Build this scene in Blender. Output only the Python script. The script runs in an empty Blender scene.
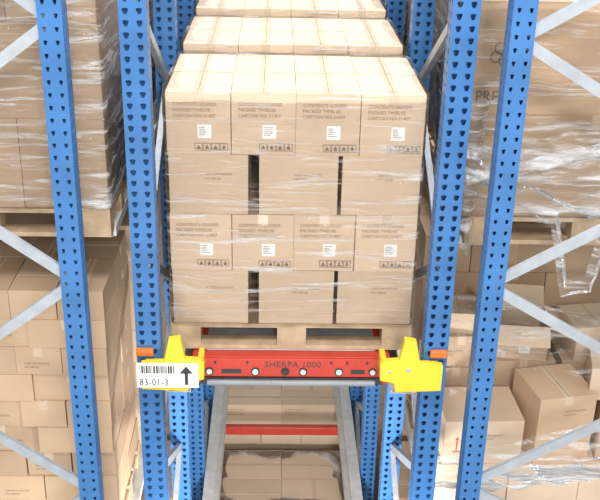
import bpy, bmesh, math, random
from mathutils import Matrix, Vector, noise
R = random.Random(7)
CZ = 7.0
def Zd(d): return CZ - d
scene = bpy.context.scene
scene.view_settings.view_transform = 'Standard'
scene.view_settings.look = 'None'

# ------------------------------------------------------------ materials
def mat_new(name):
    m = bpy.data.materials.new(name); m.use_nodes = True
    nt = m.node_tree
    return m, nt, nt.nodes['Principled BSDF']
def simple(name, col, rough=0.5, metal=0.0, var=0.12, scale=8.0, bump=0.0, spec=0.5):
    m, nt, b = mat_new(name)
    tc = nt.nodes.new('ShaderNodeTexCoord')
    n = nt.nodes.new('ShaderNodeTexNoise'); n.inputs['Scale'].default_value = scale; n.inputs['Detail'].default_value = 4
    nt.links.new(tc.outputs['Object'], n.inputs['Vector'])
    r = nt.nodes.new('ShaderNodeValToRGB')
    r.color_ramp.elements[0].position = 0.3; r.color_ramp.elements[1].position = 0.7
    r.color_ramp.elements[0].color = (*[c*(1-var) for c in col], 1)
    r.color_ramp.elements[1].color = (*[min(1, c*(1+var)) for c in col], 1)
    nt.links.new(n.outputs['Fac'], r.inputs['Fac'])
    nt.links.new(r.outputs['Color'], b.inputs['Base Color'])
    b.inputs['Roughness'].default_value = rough; b.inputs['Metallic'].default_value = metal
    b.inputs['Specular IOR Level'].default_value = spec
    if bump:
        bp = nt.nodes.new('ShaderNodeBump'); bp.inputs['Strength'].default_value = bump; bp.inputs['Distance'].default_value = 0.01
        nt.links.new(n.outputs['Fac'], bp.inputs['Height']); nt.links.new(bp.outputs['Normal'], b.inputs['Normal'])
    return m
def cardboard(name, col):
    m, nt, b = mat_new(name)
    tc = nt.nodes.new('ShaderNodeTexCoord')
    n = nt.nodes.new('ShaderNodeTexNoise'); n.inputs['Scale'].default_value = 5; n.inputs['Detail'].default_value = 6
    nt.links.new(tc.outputs['Object'], n.inputs['Vector'])
    mp = nt.nodes.new('ShaderNodeMapping'); mp.inputs['Scale'].default_value = (3, 3, 120)
    nt.links.new(tc.outputs['Object'], mp.inputs['Vector'])
    n2 = nt.nodes.new('ShaderNodeTexNoise'); n2.inputs['Scale'].default_value = 1.5
    nt.links.new(mp.outputs['Vector'], n2.inputs['Vector'])
    at = nt.nodes.new('ShaderNodeAttribute'); at.attribute_name = 'tint'
    a = nt.nodes.new('ShaderNodeMath'); a.operation = 'MULTIPLY_ADD'; a.inputs[1].default_value = 0.22; a.inputs[2].default_value = -0.11
    nt.links.new(n.outputs['Fac'], a.inputs[0])
    a2 = nt.nodes.new('ShaderNodeMath'); a2.operation = 'MULTIPLY_ADD'; a2.inputs[1].default_value = 0.10
    nt.links.new(n2.outputs['Fac'], a2.inputs[0]); nt.links.new(a.outputs[0], a2.inputs[2])
    a3 = nt.nodes.new('ShaderNodeMath'); a3.operation = 'ADD'
    nt.links.new(a2.outputs[0], a3.inputs[0]); nt.links.new(at.outputs['Fac'], a3.inputs[1])
    mx = nt.nodes.new('ShaderNodeVectorMath'); mx.operation = 'SCALE'; mx.inputs[0].default_value = col
    nt.links.new(a3.outputs[0], mx.inputs['Scale'])
    nt.links.new(mx.outputs[0], b.inputs['Base Color'])
    b.inputs['Roughness'].default_value = 0.7
    b.inputs['Specular IOR Level'].default_value = 0.25
    bp = nt.nodes.new('ShaderNodeBump'); bp.inputs['Strength'].default_value = 0.25; bp.inputs['Distance'].default_value = 0.01
    nt.links.new(n.outputs['Fac'], bp.inputs['Height']); nt.links.new(bp.outputs['Normal'], b.inputs['Normal'])
    return m
def film(name, lo, hi, rot=0.12, scl=(1.2, 1.2, 16), rough=0.12, peak=(0.5, 0.72), bump=0.8, ior=1.3, trl=.35):
    """clear film: thin glossy coat over see-through, with milky stretched creases"""
    m, nt, b = mat_new(name)
    out = nt.nodes['Material Output']
    tc = nt.nodes.new('ShaderNodeTexCoord')
    mp = nt.nodes.new('ShaderNodeMapping'); mp.inputs['Scale'].default_value = scl; mp.inputs['Rotation'].default_value = (rot, rot, 0)
    nt.links.new(tc.outputs['Object'], mp.inputs['Vector'])
    n = nt.nodes.new('ShaderNodeTexNoise'); n.inputs['Scale'].default_value = 1.6; n.inputs['Detail'].default_value = 8; n.inputs['Roughness'].default_value = 0.7; n.inputs['Distortion'].default_value = 0.8
    nt.links.new(mp.outputs['Vector'], n.inputs['Vector'])
    r = nt.nodes.new('ShaderNodeMapRange')
    r.inputs['From Min'].default_value = peak[0]; r.inputs['From Max'].default_value = peak[1]
    r.inputs['To Min'].default_value = lo; r.inputs['To Max'].default_value = hi
    nt.links.new(n.outputs['Fac'], r.inputs['Value'])
    bp = nt.nodes.new('ShaderNodeBump'); bp.inputs['Strength'].default_value = bump; bp.inputs['Distance'].default_value = 0.03
    nt.links.new(n.outputs['Fac'], bp.inputs['Height'])
    tr = nt.nodes.new('ShaderNodeBsdfTransparent')
    gl = nt.nodes.new('ShaderNodeBsdfGlossy'); gl.inputs['Roughness'].default_value = rough
    nt.links.new(bp.outputs['Normal'], gl.inputs['Normal'])
    fr = nt.nodes.new('ShaderNodeFresnel'); fr.inputs['IOR'].default_value = ior
    mix0 = nt.nodes.new('ShaderNodeMixShader')
    nt.links.new(fr.outputs[0], mix0.inputs[0]); nt.links.new(tr.outputs[0], mix0.inputs[1]); nt.links.new(gl.outputs[0], mix0.inputs[2])
    tl = nt.nodes.new('ShaderNodeBsdfTranslucent'); tl.inputs[0].default_value = (.95, .95, .95, 1)
    milk = nt.nodes.new('ShaderNodeMixShader'); milk.inputs[0].default_value = trl
    nt.links.new(b.outputs[0], milk.inputs[1]); nt.links.new(tl.outputs[0], milk.inputs[2])
    mix = nt.nodes.new('ShaderNodeMixShader')
    nt.links.new(r.outputs[0], mix.inputs[0]); nt.links.new(mix0.outputs[0], mix.inputs[1]); nt.links.new(milk.outputs[0], mix.inputs[2])
    nt.links.new(mix.outputs[0], out.inputs['Surface'])
    b.inputs['Base Color'].default_value = (0.95, 0.95, 0.95, 1); b.inputs['Roughness'].default_value = rough+.1
    b.inputs['Specular IOR Level'].default_value = 0.8
    nt.links.new(bp.outputs['Normal'], b.inputs['Normal'])
    return m

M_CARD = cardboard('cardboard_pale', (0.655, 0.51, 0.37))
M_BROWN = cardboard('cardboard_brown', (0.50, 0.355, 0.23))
M_TAPE = simple('packing_tape', (0.62, 0.48, 0.335), 0.25, var=0.05)
M_INK = simple('box_ink', (0.22, 0.155, 0.11), 0.7, var=0.05)
M_SEAM = simple('flap_seam', (0.16, 0.10, 0.06), 0.9, var=0.05)
M_LABEL = simple('paper_label', (0.90, 0.89, 0.88), 0.6, var=0.03)
M_RED_INK = simple('red_ink', (0.45, 0.07, 0.05), 0.7, var=0.05)
M_BLUE = simple('blue_paint', (0.040, 0.155, 0.385), 0.38, var=0.16, scale=5)
M_ZINC = simple('galvanised_steel', (0.42, 0.46, 0.50), 0.42, 0.35, var=0.12, scale=14)
M_RAIL = simple('rail_steel', (0.66, 0.66, 0.63), 0.4, 0.15, var=0.12, scale=12)
M_WOOD = simple('pallet_wood', (0.45, 0.33, 0.21), 0.8, var=0.25, scale=10, bump=0.3)
M_RED = simple('red_paint', (0.50, 0.045, 0.025), 0.35, var=0.10)
M_YEL = simple('yellow_paint', (0.82, 0.60, 0.03), 0.42, var=0.08)
M_ORG = simple('orange_paint', (0.72, 0.17, 0.03), 0.45, var=0.08)
M_DARK = simple('dark_plastic', (0.03, 0.032, 0.036), 0.5, var=0.1)
M_GREY = simple('grey_bumper', (0.20, 0.22, 0.24), 0.4, var=0.1)
M_FLOOR = simple('concrete', (0.30, 0.29, 0.27), 0.7, var=0.12, scale=3, bump=0.1)
M_WALL = simple('wall_panel', (0.55, 0.56, 0.57), 0.7, var=0.04, scale=2)
M_FILM = film('stretch_film', 0.0, 0.72, peak=(.52, .70), trl=.12, rough=.14, ior=1.35, bump=1.0)
M_FILM2 = film('stretch_film_heavy', 0.04, 0.88, rot=0.28, scl=(1.5, 1.5, 14), peak=(0.49, 0.68), bump=1.0, trl=.15, ior=1.4)
M_FILM3 = film('stretch_film_loose', 0.10, 0.92, rot=0.5, scl=(3, 2, 11), peak=(0.45, 0.66), bump=1.0, trl=.25)
m, nt, b = mat_new('green_lamp'); b.inputs['Base Color'].default_value = (0.3, 0.8, 0.6, 1); b.inputs['Emission Color'].default_value = (0.5, 1, 0.8, 1); b.inputs['Emission Strength'].default_value = 0.6; M_GRN = m

# ------------------------------------------------------------ mesh builder
class MB:
    def __init__(s): s.v = []; s.f = []; s.m = []; s.t = []; s.mats = []
    def mi(s, mat):
        if mat not in s.mats: s.mats.append(mat)
        return s.mats.index(mat)
    def add(s, vs, fs, mat, tint=1.0, M=None):
        o = len(s.v); k = s.mi(mat)
        for p in vs:
            p = Vector(p)
            s.v.append(tuple(M @ p if M else p))
        for f in fs:
            s.f.append([o+i for i in f]); s.m.append(k); s.t.append(tint)
    def box(s, x0, x1, y0, y1, z0, z1, mat, tint=1.0, M=None):
        vs = [(x, y, z) for z in (z0, z1) for y in (y0, y1) for x in (x0, x1)]
        s.add(vs, [(0,2,3,1),(4,5,7,6),(0,1,5,4),(2,6,7,3),(0,4,6,2),(1,3,7,5)], mat, tint, M)
    def bar(s, p, q, w, t, mat, up=(0,0,1)):
        p = Vector(p); q = Vector(q); d = (q-p); L = d.length; d.normalize()
        u = Vector(up); a = d.cross(u).normalized(); c = a.cross(d)
        M = Matrix(((a.x, d.x, c.x, p.x), (a.y, d.y, c.y, p.y), (a.z, d.z, c.z, p.z), (0,0,0,1)))
        s.box(-w/2, w/2, 0, L, -t/2, t/2, mat, 1, M)
    def cyl(s, c, axis, r, L, mat, n=20, r2=None):
        c = Vector(c); q = Vector((0,0,1)).rotation_difference(Vector(axis)).to_matrix().to_4x4()
        M = Matrix.Translation(c) @ q; r2 = r if r2 is None else r2
        vs = [(r*math.cos(2*math.pi*i/n), r*math.sin(2*math.pi*i/n), 0) for i in range(n)] + [(r2*math.cos(2*math.pi*i/n), r2*math.sin(2*math.pi*i/n), L) for i in range(n)]
        fs = [(i, (i+1) % n, n+(i+1) % n, n+i) for i in range(n)] + [tuple(range(n-1, -1, -1)), tuple(range(n, 2*n))]
        s.add(vs, fs, mat, 1, M)
    def prism(s, pts, y0, y1, mat, M=None):
        n = len(pts)
        vs = [(x, y0, z) for x, z in pts] + [(x, y1, z) for x, z in pts]
        fs = [tuple(range(n)), tuple(range(2*n-1, n-1, -1))] + [((i+1) % n, i, n+i, n+(i+1) % n) for i in range(n)]
        s.add(vs, fs, mat, 1, M)
    def mesh(s, name, bevel=0):
        me = bpy.data.meshes.new(name); me.from_pydata(s.v, [], s.f)
        for mt in s.mats: me.materials.append(mt)
        me.polygons.foreach_set('material_index', s.m)
        at = me.attributes.new('tint', 'FLOAT', 'FACE'); at.data.foreach_set('value', s.t)
        me.update(); return me
    def obj(s, name, bevel=0, parent=None, loc=(0,0,0), smooth=False):
        o = bpy.data.objects.new(name, s.mesh(name)); scene.collection.objects.link(o); o.location = loc
        if bevel:
            bm = bmesh.new(); bm.from_mesh(o.data); bmesh.ops.recalc_face_normals(bm, faces=bm.faces); bm.to_mesh(o.data); bm.free()
            md = o.modifiers.new('bev', 'BEVEL'); md.width = bevel; md.segments = 2; md.limit_method = 'ANGLE'; md.angle_limit = math.radians(60)
        if smooth:
            for p in o.data.polygons: p.use_smooth = True
        if parent: o.parent = parent
        return o
def empty(name, loc=(0,0,0)):
    e = bpy.data.objects.new(name, None); scene.collection.objects.link(e); e.location = loc; e.empty_display_size = .1
    return e
def inst(name, me, loc, parent=None, rot=(0,0,0)):
    o = bpy.data.objects.new(name, me); scene.collection.objects.link(o); o.location = loc; o.rotation_euler = rot
    if parent: o.parent = parent
    return o

_tc = {}
def text_geo(s):
    if s in _tc: return _tc[s]
    cu = bpy.data.curves.new('t', 'FONT'); cu.body = s; cu.size = 1; cu.resolution_u = 2
    ob = bpy.data.objects.new('t', cu); scene.collection.objects.link(ob)
    dg = bpy.context.evaluated_depsgraph_get(); me = ob.evaluated_get(dg).to_mesh()
    vs = [tuple(v.co) for v in me.vertices]; fs = [tuple(p.vertices) for p in me.polygons]
    ob.evaluated_get(dg).to_mesh_clear(); bpy.data.objects.remove(ob); bpy.data.curves.remove(cu)
    _tc[s] = (vs, fs); return _tc[s]
def put_text(b, s, x, z, y, size, mat, M=None, sx=1.0):
    vs, fs = text_geo(s)
    b.add([(x+v[0]*size*sx, y, z+v[1]*size) for v in vs], fs, mat, 1, M)

# ------------------------------------------------------------ cartons
def carton(b, x0, x1, y0, y1, z0, z1, mat, style='', tint=None, rot=0.0, tape='y', tilt=0.0):
    cx, cy, cz = (x0+x1)/2, (y0+y1)/2, (z0+z1)/2
    M = Matrix.Translation((cx, cy, cz)) @ Matrix.Rotation(rot, 4, 'Z') @ Matrix.Rotation(tilt, 4, 'Y')
    w, d, h = (x1-x0)/2, (y1-y0)/2, (z1-z0)/2
    t = tint if tint is not None else R.uniform(0.9, 1.08)
    e = 0.0009
    if 'O' in style:      # open carton with folded-out flaps
        th = .004
        b.box(-w, w, -d, d, -h, -h+th, mat, t, M)
        b.box(-w, w, -d, -d+th, -h+th, h, mat, t, M); b.box(-w, w, d-th, d, -h+th, h, mat, t, M)
        b.box(-w, -w+th, -d+th, d-th, -h+th, h, mat, t, M); b.box(w-th, w, -d+th, d-th, -h+th, h, mat, t, M)
        T = Matrix.Translation
        b.box(0, .14, -d, d, 0, .004, mat, t, M @ T((w, 0, h)) @ Matrix.Rotation(.45, 4, 'Y'))
        b.box(-.14, 0, -d, d, 0, .004, mat, t, M @ T((-w, 0, h)) @ Matrix.Rotation(.75, 4, 'Y'))
        b.box(-w, w, -.12, 0, 0, .004, mat, t, M @ T((0, -d, h)) @ Matrix.Rotation(.9, 4, 'X'))
        b.box(-w, w, 0, .12, 0, .004, mat, t, M @ T((0, d, h)) @ Matrix.Rotation(.8, 4, 'X'))
    else:
        b.box(-w, w, -d, d, -h, h, mat, t, M)
        if tape == 'y':
            b.box(-0.0235, 0.0235, -d, d, h, h+e, M_TAPE, 1, M)
            b.box(-0.0012, 0.0012, -d, d, h+e, h+2*e, M_SEAM, 1, M)
            b.box(-0.0235, 0.0235, -d-e, -d, h-0.055, h, M_TAPE, 1, M)
            b.box(-w*.98, w*.98, d*.985, d*.992, h, h+e, M_SEAM, 1, M)
        else:
            b.box(-w, w, -0.0235, 0.0235, h, h+e, M_TAPE, 1, M)
            b.box(-w, w, -0.0012, 0.0012, h+e, h+2*e, M_SEAM, 1, M)
            for sx in (-1, 1):
                b.box(min(sx*w, sx*(w+e)), max(sx*w, sx*(w+e)), -0.0235, 0.0235, h-0.055, h, M_TAPE, 1, M)
    fy = -d-0.0016
    def quad(ax, bx, az, bz, mt, y=fy): b.add([(ax, y, az), (bx, y, az), (bx, y, bz), (ax, y, bz)], [(0,1,2,3)], mt, 1, M)
    if 'T' in style:
        for i, s in enumerate(['CONTENTS GOODS', 'PACKED TWELVE', 'CARTON NO 31407']):
            put_text(b, s, -w+0.03, h-0.062-0.027*i, fy, 0.022, M_INK, M)
    if 't' in style:
        for i, s in enumerate(['CARTON GOODS', 'NO 204 06']):
            put_text(b, s, -w*0.1 if w > .16 else -w+.04, h-0.10-0.022*i, fy, 0.016, M_INK, M)
    if 'L' in style:
        quad(-0.005, 0.058, -0.068, -0.003, M_LABEL)
        for k in range(5): quad(0.002, 0.002+R.uniform(.02, .045), -0.018-k*.009, -0.015-k*.009, M_INK, fy-.0006)
    if 'I' in style:
        sz = 0.037
        for k in range(4):
            ax = -.02 + k*(sz+.002); az = -h+0.018
            for q in ((ax, ax+sz, az, az+.003), (ax, ax+sz, az+sz-.003, az+sz), (ax, ax+.003, az, az+sz), (ax+sz-.003, ax+sz, az, az+sz)):
                quad(*q, M_INK)
            if k % 2 == 0:
                b.add([(ax+.007, fy, az+.007), (ax+.030, fy, az+.007), (ax+.0185, fy, az+.030)], [(0,1,2)], M_INK, 1, M)
            else:
                quad(ax+.011, ax+.026, az+.008, az+.022, M_INK); quad(ax+.016, ax+.021, az+.022, az+.031, M_INK)
    if 'R' in style:
        for k in range(2):
            ax = -w+0.06+k*.05
            quad(ax+.008, ax+.014, -.05, .02, M_RED_INK)
            b.add([(ax, fy, .02), (ax+.022, fy, .02), (ax+.011, fy, .04)], [(0,1,2)], M_RED_INK, 1, M)
        quad(-w+.05, -w+.14, -.062, -.056, M_RED_INK)
    if 'P' in style:
        put_text(b, 'PREE', -w+0.012, -h+0.055, fy, 0.080, M_INK, M, .85)
        for k in range(4):
            a = k*math.pi/2+.4; c = (-w+.12+.030*math.cos(a), .02+.030*math.sin(a)); n = 14
            ring = [(c[0]+r*math.cos(2*math.pi*i/n), fy, c[1]+r*math.sin(2*math.pi*i/n)) for r in (.028, .022) for i in range(n)]
            b.add(ring, [(i, (i+1) % n, n+(i+1) % n, n+i) for i in range(n)], M_INK, 1, M)

def pallet_mesh(W=1.2, Dp=0.8):
    b = MB()
    nb = 5; bw = 0.12
    for i in range(nb):
        y = i*(Dp-bw)/(nb-1); b.box(-W/2, W/2, y, y+bw, 0.122, 0.144, M_WOOD)
    for x in (-W/2, -0.0725, W/2-0.145):
        b.box(x, x+0.145, 0, Dp, 0.100, 0.1215, M_WOOD)
        for y in (0.0, (Dp-.1)/2, Dp-.1):
            b.box(x, x+0.145, y, y+0.1, 0.0225, 0.0998, M_WOOD)
    for y in (0.0, (Dp-.1)/2, Dp-.1):
        b.box(-W/2, W/2, y, y+0.1, 0, 0.0222, M_WOOD)
    o = b.obj('tmp', 0.004); me = o.data; bpy.data.objects.remove(o); return me
PAL = pallet_mesh()

def wrap_shell(x0, x1, y0, y1, z0, z1, mat, name, parent, amp=0.004, inset=0.05, seed=0):
    cs = []; r = 0.03
    for cx, cy, a0 in ((x1-r, y0+r, -90), (x1-r, y1-r, 0), (x0+r, y1-r, 90), (x0+r, y0+r, 180)):
        for k in range(4):
            a = math.radians(a0+30*k); cs.append((cx+r*math.cos(a), cy+r*math.sin(a), math.cos(a), math.sin(a)))
    per = []
    for i in range(len(cs)):
        p, q = cs[i], cs[(i+1) % len(cs)]
        L = math.hypot(q[0]-p[0], q[1]-p[1]); n = max(1, int(L/.04))
        for k in range(n):
            t = k/n; per.append([p[j]+(q[j]-p[j])*t for j in range(4)])
    n = len(per); nz = int((z1-z0)/.03); vs = []
    for j in range(nz+4):
        if j <= nz: z = z0+(z1-z0)*j/nz; ins = 0
        else: z = z1+0.004; ins = inset*(j-nz)/3
        for p in per:
            o = amp*noise.noise(Vector((p[0]*5+seed, p[1]*5, z*22)))+amp*.3
            mx, my = (x0+x1)/2, (y0+y1)/2
            x = p[0]+p[2]*o; y = p[1]+p[3]*o
            if ins:
                jag = ins*(1+.9*noise.noise(Vector((p[0]*4, p[1]*4, seed))))
                x -= (1 if x > mx else -1)*min(jag, abs(x-mx)); y -= (1 if y > my else -1)*min(jag, abs(y-my))
            vs.append((x, y, z))
    fs = [(j*n+i, j*n+(i+1) % n, (j+1)*n+(i+1) % n, (j+1)*n+i) for j in range(nz+3) for i in range(n)]
    b = MB(); b.add(vs, fs, mat); return b.obj(name, parent=parent, smooth=True)

# ------------------------------------------------------------ racking
def plate(b, W, H, M, mat, hs=1.0):
    p = 0.05; n = int(H/p)
    hw = W/2
    for i in range(n):
        for c in range(2):
            ox = c*hw; oz = i*p; a, q = hw, p
            out = [(0,0),(a/2,0),(a,0),(a,q/2),(a,q),(a/2,q),(0,q),(0,q/2)]
            mx, mz = a/2, q/2
            w1, w2 = a*0.12*hs, a*0.25*hs; k5 = hs
            ins = [(mx-w1, mz-.014*k5),(mx,mz-.016*k5),(mx+w1,mz-.014*k5),(mx+w2*.85,mz),(mx+w2,mz+.010*k5),(mx,mz+.014*k5),(mx-w2,mz+.010*k5),(mx-w2*.85,mz)]
            vs = [(ox+x, 0, oz+z) for x, z in out] + [(ox+x, 0, oz+z) for x, z in ins] + [(ox+x, .004, oz+z) for x, z in ins]
            fs = [(k, (k+1) % 8, 8+(k+1) % 8, 8+k) for k in range(8)] + [(8+k, 8+(k+1) % 8, 16+(k+1) % 8, 16+k) for k in range(8)]
            b.add(vs, fs, mat, 1, M)
def post_geo(b, x, y, W=.115, Dp=.10, H=8.0, hs=1.0):
    T = Matrix.Translation
    plate(b, W, H, T((x-W/2, y, 0)), M_BLUE, hs)
    Rp = Matrix.Rotation(math.pi/2, 4, 'Z')
    plate(b, Dp, H, T((x+W/2, y, 0)) @ Rp, M_BLUE, hs)
    plate(b, Dp, H, T((x-W/2, y+Dp, 0)) @ Matrix.Rotation(-math.pi/2, 4, 'Z'), M_BLUE, hs)
    b.box(x-W/2, x+W/2, y+Dp-.004, y+Dp, 0, H, M_BLUE)  # added plate closing the open-backed channel, keeps the inside dark behind the holes
    b.box(x-W/2-.03, x+W/2+.03, y-.03, y+Dp+.03, 0, .012, M_ZINC)
def frame_y(y0, y1, H=8.0):
    b = MB(); post_geo(b, 0, y0, H=H, hs=.92); post_geo(b, 0, y1, H=H, hs=.92)
    z = 0.3; k = 0; ya, yb = y0+.09, y1+.01
    while z+0.62 < H:
        p, q = ((ya, yb) if k % 2 == 0 else (yb, ya))
        b.bar((0, p, z), (0, q, z+0.6), .045, .03, M_ZINC, up=(1,0,0)); z += .6; k += 1
    b.bar((0, ya, .25), (0, yb, .25), .045, .03, M_ZINC, up=(1,0,0))
    b.bar((0, ya, H-.15), (0, yb, H-.15), .045, .03, M_ZINC, up=(1,0,0))
    return b.mesh('rack_frame')
FR = frame_y(0, 1.15)
for x in (-.685, .69, -2.2, 2.2):
    for y in (4.0, 6.35, 8.7):
        inst('rack_upright_frame', FR, (x, y, 0))
def frame_x(x, y, sgn, width, ztop, half, H=8.0, W=.092):
    b = MB(); post_geo(b, 0, 0, W=W, Dp=.09, H=H, hs=.66); post_geo(b, sgn*width, 0, W=W, Dp=.09, H=H, hs=.66)
    z = ztop
    while z > 2*half+0.1:
        b.bar((0, .045, z), (sgn*width, .045, z-half), .045, .02, M_ZINC, up=(0,1,0))
        b.bar((sgn*width, .07, z-half), (0, .07, z-2*half), .045, .02, M_ZINC, up=(0,1,0))
        z -= 2*half
    b.bar((0, .045, ztop), (sgn*width, .045, ztop+half), .045, .02, M_ZINC, up=(0,1,0))
    b.obj('rack_cross_frame', loc=(x, y, 0))
frame_x(-.93, 3.6, -1, .74, Zd(.70), .545)
frame_x(.83, 3.6, 1, .90, Zd(.74), .525)

def rail_mesh(L, dz=.172):
    b = MB()
    for s in (-1, 1):
        def bx(a, c, z0, z1): b.box(min(s*a, s*c), max(s*a, s*c), 0, L, z0, z1, M_RAIL)
        bx(.535, .622, -.004, 0); bx(.606, .622, -dz, -.004); bx(.50, .606, -dz-.004, -dz); bx(.50, .504, -dz, -dz+.015)
        bx(.535, .539, -.02, -.004)
    return b.mesh('rail')
RL = rail_mesh(8.5); RS = rail_mesh(8.2, .05)
def rail(x, z, y0=4.0, me=None): return inst('pallet_rail', me or RL, (x, y0, z))
ZP = Zd(2.44)
rail(0, ZP, 4.10); rail(0, 2.2)
ZL = Zd(1.86); ZR = Zd(1.90); zb = Zd(3.75)
rail(-1.50, ZL, 4.42, RS); rail(1.47, ZR, 4.46, RS)
rail(-1.51, zb, 4.3, RS); rail(1.45, zb, 4.42, RS)

# ------------------------------------------------------------ main load
def main_load(name, y0, top, layers, cartonmat, styled):
    e = empty(name, (0, y0, top-4*.295)); b = MB()
    hh = .2945; j = lambda a=.004: R.uniform(-a, a)
    for L in range(layers):
        z0 = L*.295
        if L % 2 == 1:
            for i in range(4):
                for k in range(2):
                    x0 = -.59+i*.2955
                    st = 'TLI' if (styled and k == 0) else ''
                    dy = j(.006); g = j(.003)
                    carton(b, x0+.001, x0+.294, k*.385+.004+dy, k*.385+.384+dy, z0, z0+hh-abs(j(.003)), cartonmat, st, rot=j(.006), tint=R.uniform(.93, 1.06))
        else:
            for i, x0 in enumerate((-.585, -.165, .222)):
                for k in range(2):
                    st = 't' if (styled and k == 0) else ''
                    dy = j(.006)
                    carton(b, x0, x0+.368, k*.45+.006+dy, k*.45+.30+dy, z0, z0+hh, cartonmat, st, rot=j(.008), tape='x', tint=R.uniform(.88, .98))
    b.obj('cartons', .006, parent=e)
    wrap_shell(-.603, .603, -.012, .785, 0.002, layers*.295+.004, M_FILM, 'stretch_wrap', e, seed=y0, inset=.05, amp=.006)
    return e
TOP = Zd(1.12)
main_load('wrapped_carton_stack', 4.235, TOP, 4, M_CARD, True)
inst('wooden_pallet', PAL, (0, 4.23, ZP))
yy = 5.16
for i in range(4):
    main_load('wrapped_carton_stack', yy, TOP+[.02, .05, .0, .03][i], 4, M_CARD, False)
    inst('wooden_pallet', PAL, (0, yy-.005, ZP)); yy += .90

# ------------------------------------------------------------ generic loads
def grid_load(name, x0, x1, y0, y1, z0, z1, cw, ch, cd, mat, styles=('',), wrapmat=None, jit=.006, wrapname='stretch_wrap', topstyle=None):
    e = empty(name, ((x0+x1)/2, y0, z0)); ox, oy, oz = (x0+x1)/2, y0, z0
    b = MB(); nz = max(1, round((z1-z0)/ch)); h = (z1-z0)/nz
    for L in range(nz):
        w = cw*(1.0 if L % 2 == 0 else 1.32); nx = max(1, round((x1-x0)/w)); w = (x1-x0)/nx
        ny = max(1, round((y1-y0)/cd)); d = (y1-y0)/ny
        for i in range(nx):
            for k in range(ny):
                if 0 < i < nx-1 and 0 < k and L < nz-1: continue
                a = R.uniform(0, jit)
                st = R.choice(styles) if k == 0 else ''
                if topstyle and L == nz-1 and k == 0: st = topstyle
                dx, dy = R.uniform(-jit, jit)*.4, R.uniform(-jit, jit)
                carton(b, x0-ox+i*w+a*.5+dx, x0-ox+(i+1)*w-.002+dx, k*d+dy+.002, (k+1)*d-.004+dy, L*h, (L+1)*h-.0015, mat, st, rot=R.uniform(-jit, jit)*1.2, tint=R.uniform(.82, 1.08), tape=R.choice('xy'))
    b.obj('cartons', .005, parent=e)
    if wrapmat: wrap_shell(x0-ox-.012, x1-ox+.012, -.014, y1-y0+.014, 0.002, z1-z0+.004, wrapmat, wrapname, e, amp=.010, inset=.10, seed=x0*3+y0)
    return e
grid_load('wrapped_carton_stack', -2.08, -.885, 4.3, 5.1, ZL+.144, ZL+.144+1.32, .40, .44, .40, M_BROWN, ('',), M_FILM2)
inst('wooden_pallet', PAL, (-1.48, 4.29, ZL))
grid_load('carton_stack', -2.12, -.94, 4.3, 5.1, zb+.144, Zd(2.16), .26, .168, .40, M_BROWN, ('t', '', '', 't'), None, .012)
inst('wooden_pallet', PAL, (-1.53, 4.29, zb))
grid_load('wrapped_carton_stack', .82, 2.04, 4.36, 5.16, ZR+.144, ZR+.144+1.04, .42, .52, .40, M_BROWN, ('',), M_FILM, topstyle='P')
inst('wooden_pallet', PAL, (1.45, 4.35, ZR))
for k in range(3):
    y = 5.25+k*.92
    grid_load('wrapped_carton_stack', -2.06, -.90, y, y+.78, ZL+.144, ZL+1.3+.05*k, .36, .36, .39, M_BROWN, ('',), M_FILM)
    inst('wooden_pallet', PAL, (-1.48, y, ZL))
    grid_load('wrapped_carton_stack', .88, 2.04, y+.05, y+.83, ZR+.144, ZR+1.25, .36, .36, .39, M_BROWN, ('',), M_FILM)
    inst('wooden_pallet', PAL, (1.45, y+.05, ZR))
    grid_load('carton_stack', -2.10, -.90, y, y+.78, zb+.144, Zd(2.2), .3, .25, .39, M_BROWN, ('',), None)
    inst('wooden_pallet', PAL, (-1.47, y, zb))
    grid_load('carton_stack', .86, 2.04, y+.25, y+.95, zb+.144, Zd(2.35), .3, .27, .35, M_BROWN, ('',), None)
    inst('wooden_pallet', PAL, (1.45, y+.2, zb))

# right bay, lower level: untidy cartons
e = empty('loose_carton_pile', (0, 0, 0)); b = MB()
z = zb+.144
for i in range(3):
    carton(b, .84+i*.41, 1.245+i*.41, 4.42, 4.80, z, z+.32, M_CARD, 't', rot=R.uniform(-.02, .02), tint=.88)
    carton(b, .84+i*.41, 1.245+i*.41, 4.83, 5.22, z, z+.32, M_BROWN)
z1 = z+.321
carton(b, .86, 1.30, 4.43, 4.79, z1, z1+.28, M_CARD, 'Rt', tint=.86, rot=.03)
carton(b, 1.34, 1.68, 4.46, 4.80, z1, z1+.42, M_BROWN, 't', tint=1.08, rot=.20)
carton(b, 1.76, 2.12, 4.44, 4.82, z1, z1+.36, M_BROWN, '', tint=.9, rot=-.1)
carton(b, .82, 1.16, 4.86, 5.20, z1, z1+.36, M_BROWN, '', tint=.85)
carton(b, 1.20, 1.58, 4.88, 5.22, z1, z1+.40, M_BROWN, '', tint=.9)
carton(b, 1.62, 2.00, 4.88, 5.22, z1, z1+.40, M_BROWN, 't', tint=.95)
z2 = z1+.402
carton(b, 1.22, 1.54, 4.90, 5.20, z2, z2+.22, M_CARD, 'LO', tint=.86, rot=-.12)
carton(b, 1.66, 1.96, 4.90, 5.20, z2, z2+.22, M_CARD, 'I', tint=.86, rot=.15)
carton(b, 1.70, 2.02, 4.50, 4.78, z1+.362, z1+.56, M_CARD, 't', tint=.90, rot=-.22)
carton(b, .84, 1.16, 4.88, 5.20, z1+.361, z1+.361+.20, M_BROWN, 't', tint=.85, rot=.06)
carton(b, .87, 1.13, 4.92, 5.18, z1+.562, z1+.562+.13, M_CARD, '', tint=.85, rot=-.08)
b.obj('cartons', .006, parent=e)
inst('wooden_pallet', PAL, (1.45, 4.42, zb))

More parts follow.
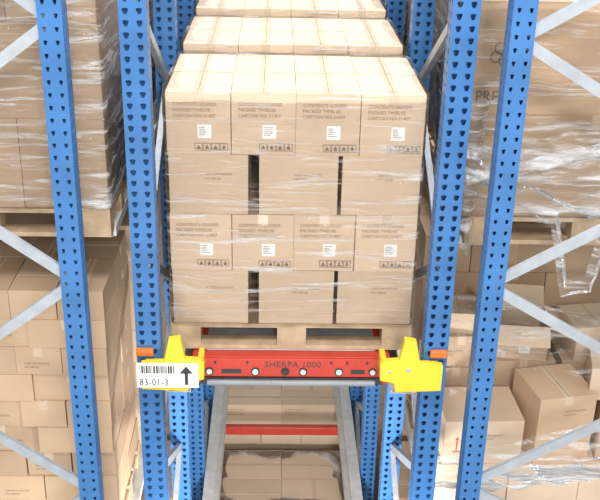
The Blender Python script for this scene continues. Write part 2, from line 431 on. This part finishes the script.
# ground + lower lane loads
grid_load('wrapped_carton_stack', -.58, .58, 5.7, 6.5, .144, 1.20, .30, .35, .40, M_CARD, ('',), M_FILM); inst('wooden_pallet', PAL, (0, 5.7, 0))
grid_load('wrapped_carton_stack', -.58, .58, 6.62, 7.42, .144, 1.62, .36, .35, .40, M_CARD, ('',), M_FILM); inst('wooden_pallet', PAL, (0, 6.62, 0))
grid_load('carton_stack', -.58, .58, 7.70, 8.5, .144, 1.95, .36, .22, .27, M_CARD, ('T', 't'), None); inst('wooden_pallet', PAL, (0, 7.70, 0))
grid_load('carton_stack', -.58, .58, 8.62, 9.42, .144, 2.10, .36, .30, .40, M_CARD, ('',), None); inst('wooden_pallet', PAL, (0, 8.62, 0))
for sx in (-1.47, 1.47):
    for y in (4.4, 5.4, 6.4, 7.4):
        grid_load('carton_stack', sx-.58, sx+.58, y, y+.8, .144, 1.9, .36, .32, .40, M_BROWN, ('t',), None); inst('wooden_pallet', PAL, (sx, y, 0))
b = MB(); b.box(-.60, .60, 7.24, 7.30, 1.93, 2.01, M_RED)
b.box(-.625, -.60, 7.22, 7.32, 1.87, 2.005, M_ORG); b.box(.60, .625, 7.22, 7.32, 1.87, 2.005, M_ORG)
b.obj('cross_beam', .004)

# ------------------------------------------------------------ shuttle
e = empty('pallet_shuttle', (0, 4.17, ZP-.165)); b = MB()
b.box(-.495, .495, .0, .80, .005, .155, M_RED)
b.box(-.495, .495, -.012, .0, .045, .150, M_RED)
b.box(-.47, .47, -.016, .0, .004, .040, M_DARK)
b.box(-.43, .43, .06, .74, .155, .163, M_ZINC)
for s in (-1, 1):
    b.box(min(s*.455, s*.495), max(s*.455, s*.495), -.03, -.012, .02, .15, M_RED)
b.obj('body', .006, parent=e)
b = MB(); b.cyl((-.42, -.035, .025), (1,0,0), .016, .84, M_GREY)
for x in (-.35, .0, .35): b.box(x-.015, x+.015, -.03, -.016, .012, .04, M_DARK)
b.obj('bumper_bar', parent=e, smooth=False)
b = MB()
put_text(b, 'SHERPA 1000', -.135, .103, -.0135, .046, M_DARK, None, 1.08)
for x, mt in ((-.475, M_RAIL), (-.41, M_RAIL), (-.18, M_GRN), (-.03, M_DARK), (.06, M_RAIL), (.24, M_GRN), (.41, M_RAIL), (.475, M_RAIL)):
    yo = -.030 if abs(x) > .45 else -.012
    b.cyl((x, yo, .078), (0,-1,0), .021, .006, M_DARK); b.cyl((x, yo-.006, .078), (0,-1,0), .014, .005, mt)
b.box(-.35, -.25, -.0135, -.012, .065, .09, M_DARK); b.box(.30, .37, -.0135, -.012, .065, .09, M_DARK)
for x in (-.38, -.22, .20, .28, .38): b.cyl((x, -.012, .128), (0,-1,0), .007, .004, M_DARK, 10)
b.obj('front_panel_fittings', parent=e)

# ------------------------------------------------------------ yellow end stops
def stop(s):
    b = MB()
    pts = [(-.715, Zd(2.345)), (-.605, Zd(2.335)), (-.580, Zd(2.215)), (-.525, Zd(2.205)), (-.505, Zd(2.320)), (-.430, Zd(2.325)), (-.415, Zd(2.345)), (-.418, Zd(2.430)), (-.485, Zd(2.445)), (-.495, Zd(2.495)), (-.715, Zd(2.485))]
    pts = [(s*-x, z) for x, z in pts]
    b.prism(pts, 3.915, 3.955, M_YEL)
    b.box(min(s*.60, s*.56), max(s*.60, s*.56), 3.955, 4.09, Zd(2.43), Zd(2.34), M_YEL)
    b.box(min(s*.70, s*.56), max(s*.70, s*.56), 3.955, 3.997, Zd(2.46), Zd(2.36), M_YEL)
    b.box(min(s*.45, s*.422), max(s*.45, s*.422), 3.955, 4.06, Zd(2.42), Zd(2.335), M_YEL)
    b.cyl((s*.55, 3.912, Zd(2.37)), (0,1,0), .012, .01, M_ZINC)
    b.cyl((s*.46, 3.912, Zd(2.38)), (0,1,0), .010, .01, M_ZINC)
    b.box(min(s*.742, s*.66), max(s*.742, s*.66), 3.975, 3.998, Zd(2.34), Zd(2.30), M_ORG)
    b.obj('rail_end_stop', .006)
stop(-1); stop(1)
b = MB()
b.box(-.145, .145, 0, .004, -.066, .066, M_LABEL)
put_text(b, '83-01-3', -.135, -.054, -.0018, .054, M_DARK, None, .82)
x = -.13
while x < .03:
    w = R.choice((.003, .005, .008)); b.box(x, x+w, -.0018, 0, .012, .052, M_DARK); x += w+R.choice((.003, .005))
b.box(.080, .096, -.0018, 0, -.05, .015, M_DARK)
b.add([(.057, -.0018, .012), (.119, -.0018, .012), (.088, -.0018, .052)], [(0,1,2)], M_DARK)
o = b.obj('location_sign', loc=(-.588, 3.907, Zd(2.402)))

# ------------------------------------------------------------ loose film drapes
def drape(name, top, bot, mat, rip=.02, seed=0, n=60, m=20, sag=.05):
    def samp(pts, t):
        k = t*(len(pts)-1); i = min(int(k), len(pts)-2); f = k-i
        f = f*f*(3-2*f); return Vector(pts[i]).lerp(Vector(pts[i+1]), f)
    vs = []
    for i in range(n+1):
        t = i/n; a, c = samp(top, t), samp(bot, t)
        for j in range(m+1):
            u = j/m; p = a.lerp(c, u)
            q = Vector((p.x*4+seed, p.z*16+p.x*7, seed))
            p.y += rip*noise.noise(q)*1.6 - sag*math.sin(math.pi*u)
            p.z += rip*.8*noise.noise(q+Vector((9, 3, 1)))
            vs.append(p)
    fs = [(i*(m+1)+j, (i+1)*(m+1)+j, (i+1)*(m+1)+j+1, i*(m+1)+j+1) for i in range(n) for j in range(m)]
    b = MB(); b.add(vs, fs, mat); return b.obj(name, smooth=True)
drape('loose_stretch_film', [(.80, 4.28, Zd(1.36)), (1.2, 4.25, Zd(1.30)), (1.6, 4.27, Zd(1.22)), (2.0, 4.27, Zd(1.15))],
      [(.80, 4.28, Zd(1.60)), (1.2, 4.22, Zd(1.74)), (1.5, 4.22, Zd(1.72)), (2.0, 4.25, Zd(1.60))], M_FILM2, seed=2, rip=.03)
drape('loose_stretch_film', [(.80, 4.24, Zd(1.50)), (1.2, 4.22, Zd(1.38)), (1.6, 4.22, Zd(1.28)), (2.0, 4.24, Zd(1.17))],
      [(.80, 4.24, Zd(1.55)), (1.2, 4.20, Zd(1.45)), (1.5, 4.20, Zd(1.36)), (2.0, 4.22, Zd(1.24))], M_FILM3, seed=12)
drape('loose_stretch_film', [(1.05, 4.26, Zd(1.62)), (1.25, 4.2, Zd(1.66)), (1.34, 4.2, Zd(2.02)), (1.42, 4.2, Zd(2.0)), (1.48, 4.2, Zd(1.66)), (1.80, 4.25, Zd(1.45))],
      [(1.07, 4.26, Zd(1.66)), (1.22, 4.18, Zd(1.74)), (1.31, 4.18, Zd(2.10)), (1.46, 4.18, Zd(2.08)), (1.53, 4.2, Zd(1.72)), (1.84, 4.25, Zd(1.51))], M_FILM2, seed=5, rip=.01, m=8, n=90, sag=.02)
drape('loose_stretch_film', [(.78, 4.36, Zd(3.20)), (1.2, 4.30, Zd(3.06)), (1.7, 4.28, Zd(2.88)), (2.1, 4.3, Zd(2.8))],
      [(.78, 4.36, Zd(3.42)), (1.2, 4.30, Zd(3.36)), (1.7, 4.28, Zd(3.28)), (2.1, 4.3, Zd(3.2))], M_FILM2, seed=8)
drape('loose_stretch_film', [(.86, 4.84, Zd(2.45)), (1.2, 4.80, Zd(2.40)), (1.7, 4.5, Zd(2.36)), (2.1, 4.42, Zd(2.4))],
      [(.86, 4.38, Zd(2.80)), (1.2, 4.36, Zd(2.60)), (1.7, 4.34, Zd(2.70)), (2.1, 4.36, Zd(2.8))], M_FILM, seed=18, sag=.03)
drape('loose_stretch_film', [(.78, 4.30, Zd(1.15)), (.80, 4.28, Zd(1.45)), (.79, 4.30, Zd(1.85))],
      [(.90, 4.32, Zd(1.12)), (.88, 4.28, Zd(1.50)), (.86, 4.30, Zd(1.95))], M_FILM2, seed=23, n=40, m=8)

# ------------------------------------------------------------ room
b = MB(); b.box(-9, 9, -5, 14, -.1, 0, M_FLOOR); b.obj('floor')
b = MB(); b.box(-9, 9, 14, 14.2, 0, 9, M_WALL); b.obj('wall_back')

# ------------------------------------------------------------ light
w = bpy.data.worlds.new('w'); scene.world = w; w.use_nodes = True
w.node_tree.nodes['Background'].inputs[0].default_value = (1.0, .99, .975, 1); w.node_tree.nodes['Background'].inputs[1].default_value = 0.90
def area(name, loc, tgt, size, en, col=(1, .99, .97)):
    l = bpy.data.lights.new(name, 'AREA'); l.size = size; l.energy = en; l.color = col
    o = bpy.data.objects.new(name, l); scene.collection.objects.link(o); o.location = loc
    o.rotation_euler = (Vector(tgt)-Vector(loc)).to_track_quat('-Z', 'Y').to_euler()
area('high_bay_light', (0, .5, 11), (0, 4.5, 4.5), 1.5, 400)
area('high_bay_light', (0, 6.5, 11.5), (0, 6.5, 4), 2.0, 380)
area('aisle_fill_light', (.6, -3, 8.5), (0, 4.3, 4.2), 1.0, 260)
area('aisle_fill_light', (0, -1.5, 3.2), (0, 7.5, 1.8), 1.0, 90)  # added low fill, no real fixture; brightens the lower lane and lower stacks
area('aisle_fill_light', (0, 3.6, 3.3), (0, 7.8, 1.6), .35, 85)  # added fill inside the rack mouth, no real lamp; lifts the lower-lane cartons

# ------------------------------------------------------------ camera
f = 961.0
cam = bpy.data.cameras.new('camera'); co = bpy.data.objects.new('camera', cam); scene.collection.objects.link(co)
cam.sensor_fit = 'HORIZONTAL'; cam.sensor_width = 36; cam.lens = f*36/600; cam.clip_end = 100
a = Vector((-23, -430, f)).normalized(); d = Vector((-50, 2150, f)).normalized(); r = d.cross(a).normalized(); d = a.cross(r).normalized()
Xc = Vector((r.x, a.x, -d.x)); Yc = -Vector((r.y, a.y, -d.y)); Zc = -Vector((r.z, a.z, -d.z))
Mx = Matrix((Xc, Yc, Zc)).transposed().to_4x4(); Mx.translation = (-.10, 0, CZ)
co.matrix_world = Mx
scene.camera = co
